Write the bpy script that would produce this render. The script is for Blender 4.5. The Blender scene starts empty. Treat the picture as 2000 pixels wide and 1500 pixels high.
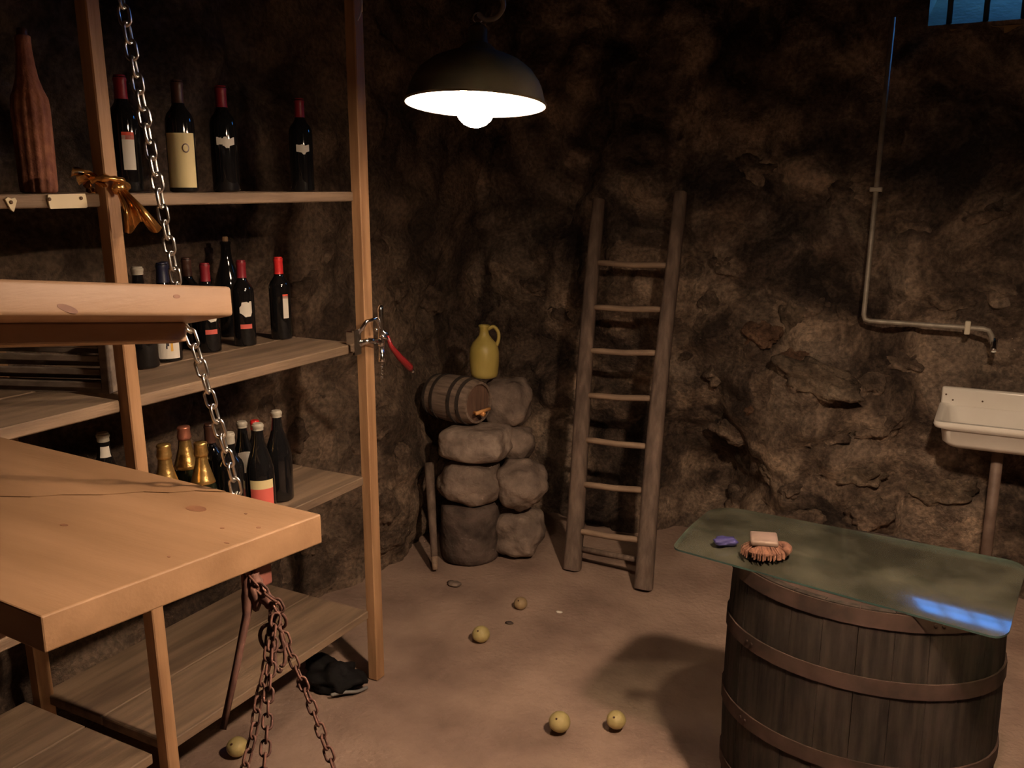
import bpy, bmesh, math, random
from mathutils import Vector, Matrix, noise
sc = bpy.context.scene
COL = sc.collection
random.seed(7)

# ---------------------------------------------------------------- camera
FPX, YAW, PITCH, EYE = 1775.0, math.radians(28.1), math.radians(12.23), 1.75
cam_d = bpy.data.cameras.new('camera'); cam = bpy.data.objects.new('camera', cam_d); COL.objects.link(cam)
cam_d.sensor_width = 36; cam_d.lens = FPX / 2000 * 36; cam_d.clip_start = .02
cam.location = (0, 0, EYE); cam.rotation_euler = (math.pi/2 - PITCH, 0, YAW)
sc.camera = cam
# ---------------------------------------------------------------- dusk sky (only seen through the barred window)
w = bpy.data.worlds.new('dusk'); sc.world = w; w.use_nodes = True
bg = w.node_tree.nodes['Background']; bg.inputs[0].default_value = (.06, .33, 1, 1); bg.inputs[1].default_value = 5.5
# ---------------------------------------------------------------- light of the lamps and exposure
BULB_COL = (1, .71, .485); BULB_STRENGTH = 52.0; BULB_B_STRENGTH = 800.0
LAMP_A = Vector((-1.21, 2.07, 1.953)); LAMP_B = Vector((.09, 1.48, 2.13))
vs = sc.view_settings
vs.view_transform = 'Standard'; vs.look = 'None'; vs.gamma = 1; vs.use_curve_mapping = False; vs.exposure = 1.05

sc.cycles.max_bounces = 8; sc.cycles.diffuse_bounces = 4; sc.cycles.glossy_bounces = 3; sc.cycles.transmission_bounces = 4; sc.cycles.transparent_max_bounces = 8

# ---------------------------------------------------------------- where a line of sight of the surveyed photograph meets a plane of the room
cw = Matrix.Rotation(YAW, 3, 'Z') @ Matrix.Rotation(math.pi/2 - PITCH, 3, 'X'); CAM = Vector((0, 0, EYE))
def ray(x, y): return cw @ Vector(((x-1000)/FPX, (750-y)/FPX, -1))
def Pz(x, y, z): d = ray(x, y); return CAM + d*((z-EYE)/d.z)
def Px(x, y, X): d = ray(x, y); return CAM + d*(X/d.x)
def Py(x, y, Y): d = ray(x, y); return CAM + d*(Y/d.y)
def Pd(x, y, D): d = ray(x, y).normalized(); return CAM + d*D
def proj(p):
    v = cw.transposed() @ (Vector(p)-CAM); return (1000 - FPX*v.x/v.z, 750 + FPX*v.y/v.z)

# ---------------------------------------------------------------- objects
def thing(name, label, cat, loc=(0,0,0), rotz=0, group=None, kind=None):
    o = bpy.data.objects.new(name, None); COL.objects.link(o); o.empty_display_size = .05
    o.location = loc; o.rotation_euler = (0, 0, rotz)
    o['label'] = label; o['category'] = cat
    if group: o['group'] = group
    if kind: o['kind'] = kind
    return o
def tag(o, label, cat, group=None):
    o['label'] = label; o['category'] = cat
    if group: o['group'] = group
    return o
def tmat(t):
    m = Matrix.Identity(4)
    while t is not None:
        m = (Matrix.Translation(t.location) @ t.rotation_euler.to_matrix().to_4x4()) @ m
        t = t.parent
    return m
def make(name, geo, mats, parent=None, smooth=False, world=False, label=None, sharp=None):
    V, Fc = geo[0], geo[1]; mi = geo[2] if len(geo) > 2 else None
    if parent is not None and world:
        im = tmat(parent).inverted(); V = [im @ Vector(v) for v in V]
    me = bpy.data.meshes.new(name); me.from_pydata([tuple(v) for v in V], [], Fc)
    for m in (mats if isinstance(mats, (list, tuple)) else [mats]): me.materials.append(m)
    if mi: me.polygons.foreach_set('material_index', mi)
    if smooth: me.polygons.foreach_set('use_smooth', [True]*len(Fc))
    if smooth and sharp: me.set_sharp_from_angle(angle=math.radians(sharp))
    me.validate(); me.update()
    o = bpy.data.objects.new(name, me); COL.objects.link(o); o.parent = parent
    if label: o['label'] = label
    return o
def structure(o): o['kind'] = 'structure'; return o
def join(*gs):
    V, Fc = [], []
    for g in gs:
        n = len(V); V += list(g[0]); Fc += [tuple(i+n for i in f) for f in g[1]]
    return V, Fc
def bm_geo(bm):
    bm.verts.ensure_lookup_table(); g = ([v.co.copy() for v in bm.verts], [tuple(v.index for v in f.verts) for f in bm.faces]); bm.free(); return g
def xf(geo, M): return ([M @ Vector(v) for v in geo[0]], geo[1]) + tuple(geo[2:])
def box(c, s, bev=0, seg=2, rot=None):
    bm = bmesh.new(); bmesh.ops.create_cube(bm, size=1)
    for v in bm.verts: v.co = Vector((v.co.x*s[0], v.co.y*s[1], v.co.z*s[2]))
    if bev: bmesh.ops.bevel(bm, geom=bm.edges[:], offset=bev, segments=seg, affect='EDGES', profile=.5)
    bm.verts.index_update(); M = Matrix.Translation(Vector(c)) @ (rot.to_4x4() if rot else Matrix.Identity(4))
    return xf(bm_geo(bm), M)
def prism(pts, z0, z1, bev=0):      # polygon in xy, extruded
    bm = bmesh.new(); vs_ = [bm.verts.new((p[0], p[1], z0)) for p in pts]; f = bm.faces.new(vs_)
    r = bmesh.ops.extrude_face_region(bm, geom=[f])
    for v in r['geom']:
        if isinstance(v, bmesh.types.BMVert): v.co.z = z1
    bmesh.ops.recalc_face_normals(bm, faces=bm.faces[:])
    if bev: bmesh.ops.bevel(bm, geom=bm.edges[:], offset=bev, segments=2, affect='EDGES', profile=.5)
    bm.verts.index_update(); return bm_geo(bm)
def frame_of(d, up=Vector((0,0,1))):
    d = d.normalized(); s = d.cross(up)
    if s.length < 1e-4: s = d.cross(Vector((1,0,0)))
    s.normalize(); return s, s.cross(d)
def tube(path, r, n=8, closed=False, cap=True):
    path = [Vector(p) for p in path]; m = len(path); V, Fc = [], []
    rr = r if isinstance(r, (list, tuple)) else [r]*m
    prev = None
    for i, p in enumerate(path):
        a = path[(i-1) % m] if (closed or i) else p; b = path[(i+1) % m] if (closed or i < m-1) else p
        d = (b-a).normalized()
        if prev is None: s, u = frame_of(d)
        else:
            s = prev - d*prev.dot(d); s.normalize(); u = s.cross(d)
        prev = s
        for k in range(n):
            t = 2*math.pi*k/n; V.append(p + s*(math.cos(t)*rr[i]) + u*(math.sin(t)*rr[i]))
    for i in range(m if closed else m-1):
        for k in range(n):
            a, b = i*n+k, i*n+(k+1) % n; c, d = ((i+1) % m)*n+(k+1) % n, ((i+1) % m)*n+k
            Fc.append((a, b, c, d))
    if cap and not closed: Fc += [tuple(range(n))[::-1], tuple((m-1)*n+k for k in range(n))]
    return V, Fc
def smooth_path(pts, n=8):
    pts = [Vector(p) for p in pts]; out = []
    for i in range(len(pts)-1):
        p0, p1, p2, p3 = pts[max(i-1,0)], pts[i], pts[i+1], pts[min(i+2,len(pts)-1)]
        for k in range(n):
            t = k/n; out.append(.5*((2*p1)+(p2-p0)*t+(2*p0-5*p1+4*p2-p3)*t*t+(3*p1-p0-3*p2+p3)*t**3))
    return out+[pts[-1]]
def lathe(prof, n=28, flute=None):      # prof [(r,z)...]
    V, Fc = [], []; m = len(prof)
    for r, z in prof:
        for k in range(n):
            t = 2*math.pi*k/n; q = r*(1+(flute(t, z) if flute else 0)); V.append((q*math.cos(t), q*math.sin(t), z))
    for i in range(m-1):
        for k in range(n): Fc.append((i*n+k, i*n+(k+1) % n, (i+1)*n+(k+1) % n, (i+1)*n+k))
    if prof[0][0] > 0: Fc.append(tuple(range(n))[::-1])
    if prof[-1][0] > 0: Fc.append(tuple((m-1)*n+k for k in range(n)))
    return V, Fc
def rock(seed, s, sub=3, rough=.16, flat=0, box_=0.0):
    bm = bmesh.new(); bmesh.ops.create_icosphere(bm, subdivisions=sub, radius=1); o = Vector((seed*3.7, seed*1.3, -seed*2.1))
    for v in bm.verts:
        d = v.co.normalized()
        if box_: 
            lp_ = (abs(d.x)**5+abs(d.y)**5+abs(d.z)**5)**.2; d = d*((1-box_)+box_*.93/lp_)
        k = 1 + rough*noise.noise(d*1.6+o)*1.6 + rough*.45*noise.noise(d*4+o) + rough*.2*noise.noise(d*9+o)
        q = d*k
        v.co = Vector((q.x*s[0], q.y*s[1], q.z*s[2]))
    bm.verts.index_update(); return bm_geo(bm)

# ---------------------------------------------------------------- materials
def mat(name, c1, c2=None, scale=8, rough=.7, metal=0, stretch=(1,1,1), bump=0, bscale=40, c3=None, coat=0, spec=.5, detail=6, lo=.35, hi=.65, bdist=.01, rv=0):
    m = bpy.data.materials.new(name); m.use_nodes = True; nt = m.node_tree; b = nt.nodes['Principled BSDF']
    b.inputs['Roughness'].default_value = rough; b.inputs['Metallic'].default_value = metal
    b.inputs['Coat Weight'].default_value = coat; b.inputs['Specular IOR Level'].default_value = spec
    b.inputs['Base Color'].default_value = (*c1, 1)
    if c2 or bump:
        tc = nt.nodes.new('ShaderNodeTexCoord'); mp = nt.nodes.new('ShaderNodeMapping'); mp.inputs['Scale'].default_value = stretch
        nt.links.new(tc.outputs['Object'], mp.inputs[0])
    if c2:
        n = nt.nodes.new('ShaderNodeTexNoise'); n.inputs['Scale'].default_value = scale; n.inputs['Detail'].default_value = detail
        r = nt.nodes.new('ShaderNodeValToRGB'); e = r.color_ramp.elements
        e[0].position, e[1].position = lo, hi; e[0].color, e[1].color = (*c1, 1), (*c2, 1)
        if c3: x = e.new((lo+hi)/2); x.color = (*c3, 1)
        nt.links.new(mp.outputs[0], n.inputs['Vector']); nt.links.new(n.outputs['Fac'], r.inputs[0]); nt.links.new(r.outputs[0], b.inputs['Base Color'])
        if rv:
            mr = nt.nodes.new('ShaderNodeMapRange'); mr.inputs[3].default_value = rough-rv; mr.inputs[4].default_value = rough+rv
            nt.links.new(n.outputs['Fac'], mr.inputs[0]); nt.links.new(mr.outputs[0], b.inputs['Roughness'])
    if bump:
        n2 = nt.nodes.new('ShaderNodeTexNoise'); n2.inputs['Scale'].default_value = bscale; n2.inputs['Detail'].default_value = 5
        bp = nt.nodes.new('ShaderNodeBump'); bp.inputs['Strength'].default_value = bump; bp.inputs['Distance'].default_value = bdist
        nt.links.new(mp.outputs[0], n2.inputs['Vector']); nt.links.new(n2.outputs['Fac'], bp.inputs['Height']); nt.links.new(bp.outputs[0], b.inputs['Normal'])
    return m
def rock_wall_mat(name, cols, patch):
    m = bpy.data.materials.new(name); m.use_nodes = True; nt = m.node_tree; N = nt.nodes.new; L = nt.links.new
    b = nt.nodes['Principled BSDF']; b.inputs['Roughness'].default_value = .92; b.inputs['Specular IOR Level'].default_value = .2
    tc = N('ShaderNodeTexCoord')
    n0 = N('ShaderNodeTexNoise'); n0.inputs['Scale'].default_value = 2.6; n0.inputs['Detail'].default_value = 9; n0.inputs['Roughness'].default_value = .62; n0.inputs['Distortion'].default_value = .7
    L(tc.outputs['Object'], n0.inputs['Vector'])
    r0 = N('ShaderNodeValToRGB'); e = r0.color_ramp.elements; e[0].position, e[1].position = .39, .63
    e[0].color, e[1].color = (*cols[0], 1), (*cols[2], 1); x = e.new(.5); x.color = (*cols[1], 1); L(n0.outputs['Fac'], r0.inputs[0])
    vo = N('ShaderNodeTexVoronoi'); vo.inputs['Scale'].default_value = 5.5
    ad = N('ShaderNodeVectorMath'); ad.operation = 'MULTIPLY_ADD'; ad.inputs[1].default_value = (.25, .25, .25); L(n0.outputs['Color'], ad.inputs[0]); L(tc.outputs['Object'], ad.inputs[2]); L(ad.outputs[0], vo.inputs['Vector'])
    r1 = N('ShaderNodeValToRGB'); e = r1.color_ramp.elements; e[0].color, e[1].color = (*patch[0], 1), (*patch[1], 1); e[0].position, e[1].position = .2, .8
    sp = N('ShaderNodeSeparateColor'); L(vo.outputs['Color'], sp.inputs[0]); L(sp.outputs[0], r1.inputs[0])
    mx = N('ShaderNodeMix'); mx.data_type = 'RGBA'; mx.blend_type = 'MULTIPLY'; mx.inputs[0].default_value = .55; L(r0.outputs[0], mx.inputs[6]); L(r1.outputs[0], mx.inputs[7])
    n1 = N('ShaderNodeTexNoise'); n1.inputs['Scale'].default_value = 55; n1.inputs['Detail'].default_value = 4; L(tc.outputs['Object'], n1.inputs['Vector'])
    r2 = N('ShaderNodeValToRGB'); e = r2.color_ramp.elements; e[0].color = (.55, .55, .55, 1); e[1].color = (1.25, 1.2, 1.15, 1); e[0].position, e[1].position = .35, .65; L(n1.outputs['Fac'], r2.inputs[0])
    m2 = N('ShaderNodeMix'); m2.data_type = 'RGBA'; m2.blend_type = 'MULTIPLY'; m2.inputs[0].default_value = .8; L(mx.outputs[2], m2.inputs[6]); L(r2.outputs[0], m2.inputs[7])
    L(m2.outputs[2], b.inputs['Base Color'])
    nb = N('ShaderNodeTexNoise'); nb.inputs['Scale'].default_value = 14; nb.inputs['Detail'].default_value = 10; nb.inputs['Roughness'].default_value = .68; L(tc.outputs['Object'], nb.inputs['Vector'])
    bp = N('ShaderNodeBump'); bp.inputs['Strength'].default_value = 1.0; bp.inputs['Distance'].default_value = .06; L(nb.outputs['Fac'], bp.inputs['Height']); L(bp.outputs[0], b.inputs['Normal'])
    return m
def emis(name, col, s):
    m = bpy.data.materials.new(name); m.use_nodes = True; b = m.node_tree.nodes['Principled BSDF']
    b.inputs['Base Color'].default_value = (1, 1, 1, 1); b.inputs['Emission Color'].default_value = (*col, 1); b.inputs['Emission Strength'].default_value = s
    return m
M_wall = rock_wall_mat('rubble_stone', ((.055,.042,.036), (.20,.153,.121), (.54,.43,.335)), ((.5,.47,.47), (1.25,1.15,1.05)))
M_wall2 = rock_wall_mat('plastered_rubble', ((.085,.063,.05), (.205,.153,.119), (.38,.29,.22)), ((.6,.58,.56), (1.1,1.02,.95)))
M_floor = mat('packed_earth_floor', (.215,.147,.115), (.40,.287,.225), scale=3.2, rough=.9, c3=(.315,.222,.173), bump=.5, bscale=45, bdist=.012, spec=.25, detail=10, lo=.3, hi=.7)
M_stone = [mat('stone_grey', (.12,.09,.075), (.30,.23,.185), scale=9, rough=.9, bump=.7, bscale=22, bdist=.02, spec=.25),
           mat('stone_ochre', (.17,.11,.07), (.42,.30,.19), scale=7, rough=.9, bump=.7, bscale=22, bdist=.02, spec=.25),
           mat('stone_rust', (.17,.085,.055), (.42,.24,.15), scale=8, rough=.9, bump=.7, bscale=20, bdist=.02, spec=.25),
           mat('stone_dark', (.05,.038,.033), (.13,.095,.08), scale=9, rough=.92, bump=.7, bscale=20, bdist=.02, spec=.25)]
M_post = mat('pine_post', (.30,.16,.076), (.46,.272,.14), scale=5, stretch=(6,6,.5), rough=.65, bump=.12, bscale=30)
M_shelf = mat('shelf_board_wood', (.16,.108,.07), (.28,.195,.126), scale=4, stretch=(7,.6,7), rough=.75, bump=.15, bscale=30)
M_pine = mat('fresh_pine', (.235,.132,.064), (.37,.22,.118), scale=2.2, stretch=(.8,7,7), rough=.55, bump=.06, bscale=25, lo=.3, hi=.7, c3=(.30,.175,.09))
M_pine2 = mat('fresh_pine_beam', (.26,.155,.087), (.355,.225,.137), scale=2.2, stretch=(7,.8,7), rough=.55, bump=.06, bscale=25, lo=.3, hi=.7)
M_knot = mat('knot_wood', (.15,.06,.03), (.26,.12,.06), scale=20, rough=.6)
M_ladder = mat('weathered_ladder_wood', (.10,.07,.055), (.19,.135,.105), scale=6, stretch=(6,6,.6), rough=.85, bump=.3, bscale=30)
M_rung = mat('worn_rung_wood', (.24,.165,.115), (.40,.285,.20), scale=6, stretch=(.6,6,6), rough=.7)
M_steel = mat('galvanised_steel', (.62,.6,.57), (.75,.73,.7), scale=20, rough=.28, metal=1)
M_chrome = mat('chrome', (.75,.75,.75), rough=.12, metal=1)
M_rust = mat('rusty_iron', (.055,.022,.017), (.135,.058,.042), scale=30, rough=.75, metal=.25, bump=.3, bscale=80, bdist=.003)
M_redpaint = mat('red_oxide_iron', (.15,.045,.035), (.24,.085,.062), scale=12, rough=.6, metal=.1)
M_hoop = mat('rusty_hoop_iron', (.026,.016,.013), (.056,.033,.026), scale=14, rough=.85, metal=.1, spec=.15)
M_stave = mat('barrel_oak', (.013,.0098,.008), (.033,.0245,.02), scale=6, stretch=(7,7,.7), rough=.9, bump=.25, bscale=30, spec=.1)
M_head = mat('barrel_head_oak', (.19,.16,.10), (.34,.285,.18), scale=5, stretch=(.7,7,7), rough=.75, bump=.2, bscale=30)
M_cask = mat('grey_cask_oak', (.15,.105,.08), (.29,.215,.165), scale=8, stretch=(.7,7,7), rough=.85, bump=.3, bscale=30)
M_caskhead = mat('dark_cask_head', (.11,.06,.042), (.19,.11,.075), scale=8, stretch=(7,7,.7), rough=.85)
M_tap = mat('wooden_spigot', (.75,.34,.11), (.85,.45,.18), scale=20, rough=.5)
M_jug = mat('yellow_glazed_stoneware', (.44,.35,.085), (.54,.44,.13), scale=6, rough=.42)
M_ball = mat('pale_yellow_skin', (.36,.29,.11), (.50,.41,.18), scale=9, rough=.6, bump=.2, bscale=40)
M_ball2 = mat('tan_skin', (.25,.17,.085), (.36,.26,.14), scale=9, rough=.65, bump=.2, bscale=40)
M_enamel_out = mat('dark_enamel', (.085,.072,.046), (.14,.118,.078), scale=9, rough=.8, spec=.1)
M_enamel_in = mat('white_enamel', (.85,.85,.83), rough=.35)
M_bulb = emis('lit_bulb', BULB_COL, BULB_STRENGTH); M_bulb2 = emis('lit_bulb_bright', BULB_COL, BULB_B_STRENGTH)
M_cord = mat('grey_cable', (.33,.30,.25), rough=.6)
M_string = mat('white_string', (.6,.56,.5), rough=.8)
M_sink = mat('white_ceramic', (.80,.76,.68), (.86,.83,.76), scale=5, rough=.22)
M_pipe = mat('grey_water_pipe', (.30,.27,.22), (.42,.38,.32), scale=25, rough=.5, metal=.3)
M_pipe2 = mat('brown_drain_pipe', (.13,.085,.065), (.2,.14,.11), scale=15, rough=.6)
M_clamp = mat('cream_plastic', (.7,.64,.5), rough=.5)
M_black = mat('black_rubber_sheet', (.008,.0075,.008), rough=.85, spec=.15)
M_greycord = mat('grey_piping', (.22,.21,.2), rough=.6)
M_redh = mat('red_lacquer', (.22,.015,.018), rough=.22, coat=.5)
M_brush = mat('coir_bristle', (.10,.042,.026), (.20,.09,.055), scale=60, rough=.9)
M_brushtop = mat('worn_brush_wood', (.16,.108,.082), (.25,.178,.14), scale=12, rough=.6)
M_blue = mat('blue_sponge', (.025,.02,.10), rough=.7)
M_foil = mat('copper_ribbon_foil', (.50,.22,.06), (.72,.38,.12), scale=30, rough=.2, metal=.85)
M_tagp = mat('cream_label_plate', (.80,.70,.47), rough=.55)
M_screw = mat('dark_screw', (.12,.07,.04), rough=.5, metal=.6)
M_crate = mat('old_crate_wood', (.10,.075,.058), (.2,.155,.12), scale=8, stretch=(.8,6,6), rough=.85)
M_terra = mat('reddish_wicker', (.22,.075,.045), (.38,.15,.08), scale=25, rough=.8, bump=.4, bscale=70)
M_glassb = mat('dark_bottle_glass', (.008,.008,.009), rough=.06, coat=.3)
M_glassg = mat('dark_green_bottle_glass', (.010,.014,.008), rough=.07, coat=.3)
M_red = mat('bright_red_capsule', (.75,.03,.03), rough=.4)
M_dkred = mat('dark_red_capsule', (.26,.018,.03), rough=.4)
M_navy = mat('navy_capsule', (.012,.015,.045), rough=.4)
M_brown = mat('brown_capsule', (.07,.03,.02), rough=.4)
M_gold = mat('gold_foil', (.78,.50,.16), (.9,.62,.24), scale=60, rough=.28, metal=.9, bump=.4, bscale=90, bdist=.003)
M_copper = mat('rose_foil', (.5,.2,.13), rough=.35, metal=.6)
M_paper = mat('white_label_paper', (.78,.74,.66), rough=.7)
M_cream = mat('cream_label_paper', (.72,.62,.33), rough=.7)
M_lred = mat('red_label_print', (.75,.09,.05), rough=.6)
M_lpink = mat('pink_red_label_print', (.72,.14,.11), rough=.6)
M_ink = mat('dark_ink', (.05,.045,.06), rough=.7)
M_yel = mat('yellow_ink', (.75,.45,.08), rough=.7)
M_cork = mat('cork', (.55,.36,.2), rough=.8)
M_whitecap = mat('white_wax_cap', (.42,.39,.32), rough=.5)
M_iron = mat('dark_window_iron', (.03,.028,.026), rough=.6, metal=.4)

# glass plate: clear sheet that lets light through, green edge
M_plate = bpy.data.materials.new('greenish_sheet_glass'); M_plate.use_nodes = True
nt = M_plate.node_tree; nt.nodes.remove(nt.nodes['Principled BSDF']); out = nt.nodes['Material Output']
tr = nt.nodes.new('ShaderNodeBsdfTransparent'); tr.inputs[0].default_value = (.84,.89,.84,1)
gl = nt.nodes.new('ShaderNodeBsdfGlossy'); gl.inputs['Roughness'].default_value = .09
fr = nt.nodes.new('ShaderNodeFresnel'); fr.inputs[0].default_value = 1.52
df = nt.nodes.new('ShaderNodeBsdfDiffuse'); df.inputs[0].default_value = (.42,.41,.29,1)
tc = nt.nodes.new('ShaderNodeTexCoord'); nz = nt.nodes.new('ShaderNodeTexNoise'); nz.inputs['Scale'].default_value = 7; nz.inputs['Detail'].default_value = 8
rp = nt.nodes.new('ShaderNodeValToRGB'); rp.color_ramp.elements[0].position = .4; rp.color_ramp.elements[1].position = .8
rp.color_ramp.elements[0].color = (.07,.07,.07,1); rp.color_ramp.elements[1].color = (.25,.25,.25,1)
mx1 = nt.nodes.new('ShaderNodeMixShader'); mx2 = nt.nodes.new('ShaderNodeMixShader')
nt.links.new(tc.outputs['Object'], nz.inputs['Vector']); nt.links.new(nz.outputs['Fac'], rp.inputs[0]); nt.links.new(rp.outputs[0], mx1.inputs[0])
nt.links.new(tr.outputs[0], mx1.inputs[1]); nt.links.new(df.outputs[0], mx1.inputs[2])
nt.links.new(fr.outputs[0], mx2.inputs[0]); nt.links.new(mx1.outputs[0], mx2.inputs[1]); nt.links.new(gl.outputs[0], mx2.inputs[2]); nt.links.new(mx2.outputs[0], out.inputs[0])
M_plate_edge = mat('green_glass_edge', (.03,.06,.055), rough=.35)
# ================================================================ ROOM
XL, YB, ZC, XR, YF = -2.52, 4.32, 3.24, 2.4, -1.6
WX0, WX1, WZ0, WZ1 = -.36, .48, 2.40, 3.0        # window opening in the back wall
def gauss(a, a0, b, b0, s, t=None): return math.exp(-((a-a0)/s)**2-((b-b0)/(t or s))**2)
def lumps(p, amp=1.0):
    d = noise.voronoi(p*3.2)[0]; e = noise.voronoi(p*7.5+Vector((5,2,9)))[0]
    v = .055*(min(d[1]-d[0], .45)/.45)**.6 + .02*(min(e[1]-e[0], .4)/.4)**.6
    v += .075*noise.fractal(p*1.3, 1, 2.1, 4) + .032*noise.fractal(p*8, 1, 2, 3)
    return v*amp
def wall_grid(u0, u1, z0, z1, du, dz, fn, skip=None):
    nu, nz_ = round((u1-u0)/du), round((z1-z0)/dz); V, Fc = [], []
    for j in range(nz_+1):
        for i in range(nu+1): V.append(fn(u0+(u1-u0)*i/nu, z0+(z1-z0)*j/nz_))
    for j in range(nz_):
        for i in range(nu):
            if skip and skip(u0+(u1-u0)*(i+.5)/nu, z0+(z1-z0)*(j+.5)/nz_): continue
            a = j*(nu+1)+i; Fc.append((a, a+1, a+nu+2, a+nu+1))
    return V, Fc
def left_surf(y, z):
    h = lumps(Vector((0, y, z)), .8) + .17*gauss(y, 3.35, z, .35, .34, .55) - .06*gauss(y, 4.0, z, .6, .3, 1.0)
    if y < 2.7 and z < 2.3: h = min(h, .1)
    return XL + h
def back_surf(x, z):
    k = min(1, max(0, max(abs(x-(WX0+WX1)/2)-(WX1-WX0)/2, abs(z-(WZ0+WZ1)/2)-(WZ1-WZ0)/2)/.12))
    h = lumps(Vector((x, 7.3, z)), 1.35) - .42*gauss(x, -1.22, z, .30, .24, .38) + .10*gauss(x, -.75, z, .75, .3, .3) + .12*gauss(x, -.75, z, .12, .3, .25) + .10*gauss(x, -.2, z, .2, .35, .25)
    if x > -.3 and z < 1.3: h = min(h, .07)
    return YB - h*k
structure(make('wall_left', wall_grid(YF, YB+.1, -.05, ZC+.05, .03, .03, lambda y, z: (left_surf(y, z), y, z)), M_wall2, smooth=True))
wall_back = structure(make('wall_back', wall_grid(-2.7, XR+.06, -.06, ZC+.06, .03, .03, lambda x, z: (x, back_surf(x, z), z),
    lambda x, z: WX0 < x < WX1 and WZ0 < z < WZ1), M_wall, smooth=True))
wall_left = bpy.data.objects['wall_left']
structure(make('wall_right', wall_grid(YF, YB+.1, -.05, ZC+.05, .09, .09, lambda y, z: (XR - lumps(Vector((3, y, z)), .8), y, z)), M_wall2, smooth=True))
structure(make('wall_front', wall_grid(-2.7, XR+.1, -.05, ZC+.05, .09, .09, lambda x, z: (x, YF + lumps(Vector((x, -4, z)), .8), z)), M_wall2, smooth=True))
structure(make('ceiling', wall_grid(-2.7, XR+.1, YF-.05, YB+.1, .09, .09, lambda x, y: (x, y, ZC - lumps(Vector((x, y, 11)), .6))), M_wall2, smooth=True))
structure(make('floor', wall_grid(-2.76, XR+.1, YF-.05, YB+.55, .06, .06, lambda x, y: (x, y, min(0, .012*noise.fractal(Vector((x*1.5, y*1.5, 2)), 1, 2, 4)-.006))), M_floor, smooth=True))

M_ws = (rock_wall_mat('pale_wall_stone', ((.10,.077,.06), (.24,.187,.142), (.47,.38,.29)), ((.7,.68,.66), (1.15,1.08,1))), rock_wall_mat('rusty_wall_stone', ((.11,.066,.046), (.22,.135,.092), (.40,.26,.18)), ((.7,.68,.66), (1.15,1.08,1))))
# stones that stand out of the walls
def wall_stone(p, s, seed, m, wall, rough=.2, box_=.35):
    o = make('stone', xf(rock(seed, s, 4, rough*1.25, box_=box_), Matrix.Rotation(.5*math.sin(seed*2.3)-.15, 4, 'Y') if wall is wall_back else Matrix.Rotation(seed*.7, 4, 'X')), m, wall, smooth=True)
    o.location = p
    return o
for i, (px, py, sx, sz, mi) in enumerate(((1483,655,.075,.06,2), (1545,640,.055,.105,1), (1472,800,.05,.035,2), (1600,745,.17,.075,1), (1690,755,.07,.06,0), (1545,705,.06,.05,2),
        (1510,925,.06,.05,1), (1545,960,.05,.035,0), (1680,930,.09,.06,1), (1430,845,.11,.06,0), (1400,730,.07,.05,0), (1760,710,.08,.05,1), (1830,960,.14,.07,1), (1385,600,.06,.08,0),
        (1660,620,.06,.05,1), (1590,600,.06,.05,0), (1850,590,.11,.06,1), (1950,560,.1,.07,0), (1720,830,.1,.06,3), (1600,850,.11,.06,0), (1420,520,.08,.05,0), (1560,470,.09,.06,0), (1780,440,.1,.06,1),
        (1920,420,.09,.05,0), (1650,380,.08,.06,0), (1480,330,.1,.06,1), (1700,1010,.1,.06,1), (1560,1020,.1,.05,0), (1440,980,.06,.08,0), (1330,700,.06,.05,0), (1090,620,.07,.06,0), (1030,560,.08,.06,0))):
    p = Py(px, py, YB); p = Py(px, py, back_surf(p.x, p.z))
    wall_stone((p.x, p.y+.03, p.z), (sx, .04+.12*sx, sz), i+3, {0: M_ws[1], 2: M_ws[1], 5: M_ws[1], 1: M_ws[0], 3: M_ws[0], 6: M_ws[0], 8: M_ws[0], 12: M_ws[0]}.get(i, M_wall), wall_back, .3, .1)
for i, (px, py, sy, sz, mi) in enumerate(((745,830,.09,.07,0), (790,900,.08,.06,1), (760,990,.1,.06,0), (700,870,.06,.05,3), (770,1050,.11,.06,0), (655,1060,.09,.09,3), (600,1060,.07,.06,0),
        (580,850,.08,.06,0), (640,780,.07,.05,1), (600,560,.08,.06,0), (640,480,.07,.05,1), (780,560,.08,.06,0), (850,590,.08,.07,1), (790,690,.08,.06,0), (560,1120,.08,.06,3), (520,800,.06,.05,0), (740,480,.08,.05,0))):
    p = Px(px, py, XL+.08); p = Px(px, py, left_surf(p.y, p.z))
    wall_stone((p.x-.03, p.y, p.z), (.04+.12*sy, sy, sz), i+41, M_wall2, wall_left)

# window: deep splayed opening with iron bars
def window():
    D = .55; a, b, c, d = WX0-.02, WX1+.02, WZ0-.02, WZ1+.02
    V = [(a,YB,c),(b,YB,c),(b,YB,d),(a,YB,d),(a+.06,YB+D,c+.36),(b-.06,YB+D,c+.36),(b-.06,YB+D,d+.25),(a+.06,YB+D,d+.25)]
    V = V + [(a-.2,YB+.12,c-.2),(b+.2,YB+.12,c-.2),(b+.2,YB+.12,d+.2),(a-.2,YB+.12,d+.2)]
    Fc = [(0,1,5,4),(1,2,6,5),(2,3,7,6),(3,0,4,7),(0,8,9,1),(1,9,10,2),(2,10,11,3),(3,11,8,0)]
    wo = structure(make('window_1', (V, Fc), mat('stone_reveal', (.17,.11,.05), (.25,.17,.08), scale=6, rough=.9, bump=.3)))
    for i in range(6):
        x = WX0+.075+i*.135
        make('window_bar', tube([(x, YB+.05, WZ0-.04), (x, YB+.05, WZ1+.04)], .011, 8), M_iron, wo, smooth=True)
    for z in (2.55, 2.83): make('window_crossbar', box(((WX0+WX1)/2, YB+.05, z), (WX1-WX0+.08, .012, .03)), M_iron, wo)
window()

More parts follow.
